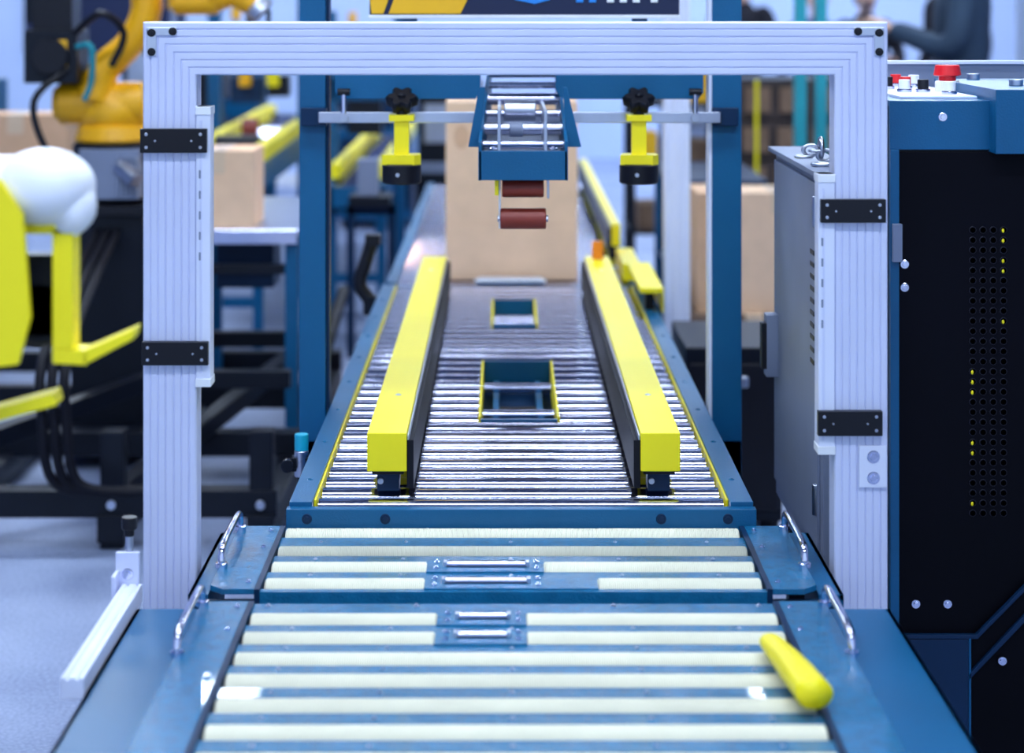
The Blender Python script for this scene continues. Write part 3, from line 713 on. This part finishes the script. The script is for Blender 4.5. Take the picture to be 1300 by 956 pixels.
b = B('white_column'); b.box(2.32, 2.75, 9.0, 9.3, 0, 3.2, 'wall_paint'); b.box(2.28, 2.79, 8.96, 9.34, 0, .12, 'white_plastic'); b.finish(.005)
b = B('exhibition_booth_wall')
b.box(-4.6, .2, 15.4, 15.5, 0, 2.6, 'wall_paint'); b.box(-4.6, .2, 15.37, 15.4, 0, .1, 'white_plastic')
b.box(-3.6, -2.4, 15.36, 15.4, 1.0, 2.0, 'sign_navy'); b.finish(.004)

# ------------------------------------------------------------------ people
def person(loc, h, yaw, jacket, pose):
    root = bpy.data.objects.new('person', None); root.location = loc; bpy.context.collection.objects.link(root)
    s = h/1.74
    xf = Matrix.Translation(loc) @ Matrix.Rotation(yaw, 4, 'Z') @ Matrix.Scale(s, 4)
    if pose == 'phone': el = (.25, .04, 1.14); wr = (.07, .29, 1.20); fd = Vector((-.25, .75, .35))
    elif pose == 'cross': el = (.25, .08, 1.16); wr = (.02, .22, 1.16); fd = Vector((-.9, .1, .0))
    else: el = (.26, -.03, 1.14); wr = (.27, .06, .90); fd = Vector((0, .15, -.98))
    def rem(ob, vox=.014):
        r = ob.modifiers.new('remesh', 'REMESH'); r.mode = 'VOXEL'; r.voxel_size = vox; r.use_smooth_shade = True
        q = ob.modifiers.new('smooth', 'SMOOTH'); q.iterations = 6; q.factor = .6
    b = B('jacket')
    b.loft([(0,0,.84,.165,.12),(0,0,.92,.168,.122),(0,.005,1.04,.15,.108),(0,.01,1.18,.165,.118),(0,.005,1.30,.18,.12),(0,-.005,1.40,.165,.10),(0,-.01,1.45,.10,.075),(0,-.01,1.50,.062,.06)], jacket)
    for sx in (-1, 1):
        b.tube([(sx*.13,-.005,1.41),(sx*.20,-.005,1.375),(sx*el[0],el[1],el[2]),(sx*(wr[0]*.95+el[0]*.05),wr[1]*.97+el[1]*.03,wr[2])], [.06,.062,.05,.037], jacket, 16, 6)
    rem(b.finish(0, root, xf))
    b = B('trousers')
    b.loft([(0,0,.80,.15,.112),(0,0,.88,.158,.115),(0,0,.93,.152,.11)], 'trousers')
    for sx in (-1, 1): b.tube([(sx*.085,0,.88),(sx*.09,.01,.70),(sx*.10,.015,.50),(sx*.105,-.01,.28),(sx*.11,-.01,.07)], [.09,.086,.062,.055,.05], 'trousers', 16)
    rem(b.finish(0, root, xf))
    b = B('shoes')
    for sx in (-1, 1): b.tube([(sx*.11,-.06,.045),(sx*.11,.02,.05),(sx*.115,.12,.035),(sx*.118,.19,.028)], [.035,.042,.04,.026], 'black_plastic', 16)
    b.finish(0, root, xf)
    b = B('head')
    b.tube([(0,-.01,1.42),(0,0,1.50),(0,.008,1.56)], [.058,.052,.05], 'skin', 18)
    b.ball((0,.01,1.635), (.074,.092,.105), 'skin', 28, 18); b.ball((0,.045,1.565), (.048,.045,.04), 'skin', 20, 12)
    b.tube([(0,.098,1.65),(0,.118,1.615),(0,.10,1.605)], [.008,.016,.012], 'skin', 12)
    b.tube([(-.024,.088,1.58),(0,.098,1.582),(.024,.088,1.58)], [.004,.008,.004], 'red_roller', 10)
    for sx in (-1, 1):
        b.ball((sx*.03,.091,1.64), (.012,.008,.008), 'white_plastic', 12, 8); b.ball((sx*.03,.097,1.64), (.006,.005,.006), 'eye', 10, 6)
        b.tube([(sx*.015,.098,1.662),(sx*.045,.09,1.664)], .004, 'hair', 8, 1)
        b.ball((sx*.077,.0,1.63), (.012,.022,.032), 'skin', 14, 10)
    b.finish(0, root, xf)
    b = B('hair')
    b.ball((0,-.012,1.665), (.082,.094,.09), 'hair', 28, 16); b.ball((0,-.04,1.63), (.078,.07,.085), 'hair', 24, 14); b.tube([(-.05,.07,1.71),(0,.085,1.715),(.05,.07,1.71)], .02, 'hair', 12)
    b.finish(0, root, xf)
    b = B('hands')
    for sx in (-1, 1):
        f = Vector((fd.x*sx, fd.y, fd.z)).normalized(); w = Vector((sx*wr[0], wr[1], wr[2]))
        side = f.cross(Vector((0, 0, 1))) if abs(f.z) < .9 else Vector((0, 1, 0)); side.normalize(); nn = side.cross(f).normalized()
        if nn.z > 0: nn = -nn
        b.tube([w-f*.03, w+f*.02, w+f*.06, w+f*.09], [.026,.032,.038,.034], 'skin', 16, 4, .5)
        for i, ln in enumerate((.062, .074, .078, .070)):
            o = w+f*.085+side*((i-1.5)*.0195)
            b.tube([o-f*.01, o+f*ln*.5+nn*.006, o+f*ln*.78+nn*.028, o+f*ln*.7+nn*.045], [.0095,.009,.0082,.007], 'skin', 10, 3)
        o = w+f*.03+side*(-.032 if sx > 0 else .032); sd = side*(-1 if sx > 0 else 1)
        b.tube([o, o+sd*.02+f*.025, o+sd*.018+f*.055+nn*.015], [.013,.011,.008], 'skin', 10, 3)
    b.finish(0, root, xf)
    if pose == 'phone':
        b = B('phone'); b.box(-.075, .075, .40, .41, 1.24, 1.32, 'black_plastic'); b.finish(.004, root, xf)
person((2.02, 9.0, 0), 1.84, math.radians(75), 'jacket_slate', 'phone')
person((2.05, 13.4, 0), 1.50, math.radians(170), 'jacket_blue', 'hang')
person((2.40, 13.6, 0), 1.52, math.radians(200), 'jacket_black', 'cross')
person((1.62, 14.0, 0), 1.62, math.radians(150), 'jacket_black', 'phone')
person((2.85, 13.0, 0), 1.70, math.radians(120), 'jacket_black', 'hang')

# ------------------------------------------------------------------ lights
def lamp(x, y, z, w, l, m='lamp_face'):  # unseen glowing panels, added for the lighting
    b = B('added_light_panel'); b.box(x-w/2, x+w/2, y-l/2, y+l/2, z, z+.05, 'white_plastic'); b.box(x-w/2+.02, x+w/2-.02, y-l/2+.02, y+l/2-.02, z-.004, z, m)
    for sx in (-1, 1): b.cyl((x+sx*w*.4, y, z+.05), (x+sx*w*.4, y, 6.0), .004, 'steel', 6)
    b.finish(0)
lamp(0, .8, 3.3, 3.0, .30); lamp(0, 2.9, 3.3, 3.0, .22)  # strips added over the bed to streak the chrome rollers
lamp(-1.5, 4.6, 3.3, 1.3, .35); lamp(1.5, 4.6, 3.3, 1.3, .35)
lamp(.1, 6.2, 3.3, 1.6, .20, 'lamp_face_soft')  # weaker added panel for reflections on the far rollers
for (x, y) in ((-2.1, 7.2), (2.1, 7.2), (-1.9, 10.5), (1.9, 10.5), (0, 13.5), (3, 13.5), (-3.2, 13.5), (3.4, 16), (.6, 16), (-3, 16.5)): lamp(x, y, 3.3, 1.3, .35, 'lamp_face_bright')  # stronger panels added to brighten the background
sp = bpy.data.lights.new('added_warm_spot', 'SPOT'); sp.energy = 110; sp.color = (1, .55, .30); sp.spot_size = math.radians(34); sp.spot_blend = .8; sp.shadow_soft_size = .08  # added spot without a fixture, gives the left background a warm glow
so = bpy.data.objects.new('added_warm_spot', sp); so.location = (-.55, 6.0, 3.2); bpy.context.collection.objects.link(so)
so.rotation_euler = (Vector((-.42, 6.9, .4))-Vector(so.location)).to_track_quat('-Z', 'Y').to_euler()

w = bpy.data.worlds.new('World'); scene.world = w; w.use_nodes = True
bg = w.node_tree.nodes['Background']; bg.inputs['Color'].default_value = (.50, .68, 1.0, 1); bg.inputs['Strength'].default_value = 1.2

# ------------------------------------------------------------------ camera
cd = bpy.data.cameras.new('Camera'); cam = bpy.data.objects.new('Camera', cd); bpy.context.collection.objects.link(cam)
cam.location = (0, 0, HC); cam.rotation_euler = (math.radians(90), 0, 0)
cd.sensor_width = 36; cd.sensor_fit = 'HORIZONTAL'; cd.lens = 72
cd.shift_x = 10/1300; cd.shift_y = -478/1300
cd.dof.use_dof = True; cd.dof.focus_distance = 3.3; cd.dof.aperture_fstop = 3.2
scene.camera = cam
scene.view_settings.view_transform = 'Standard'
scene.view_settings.exposure = 0.0
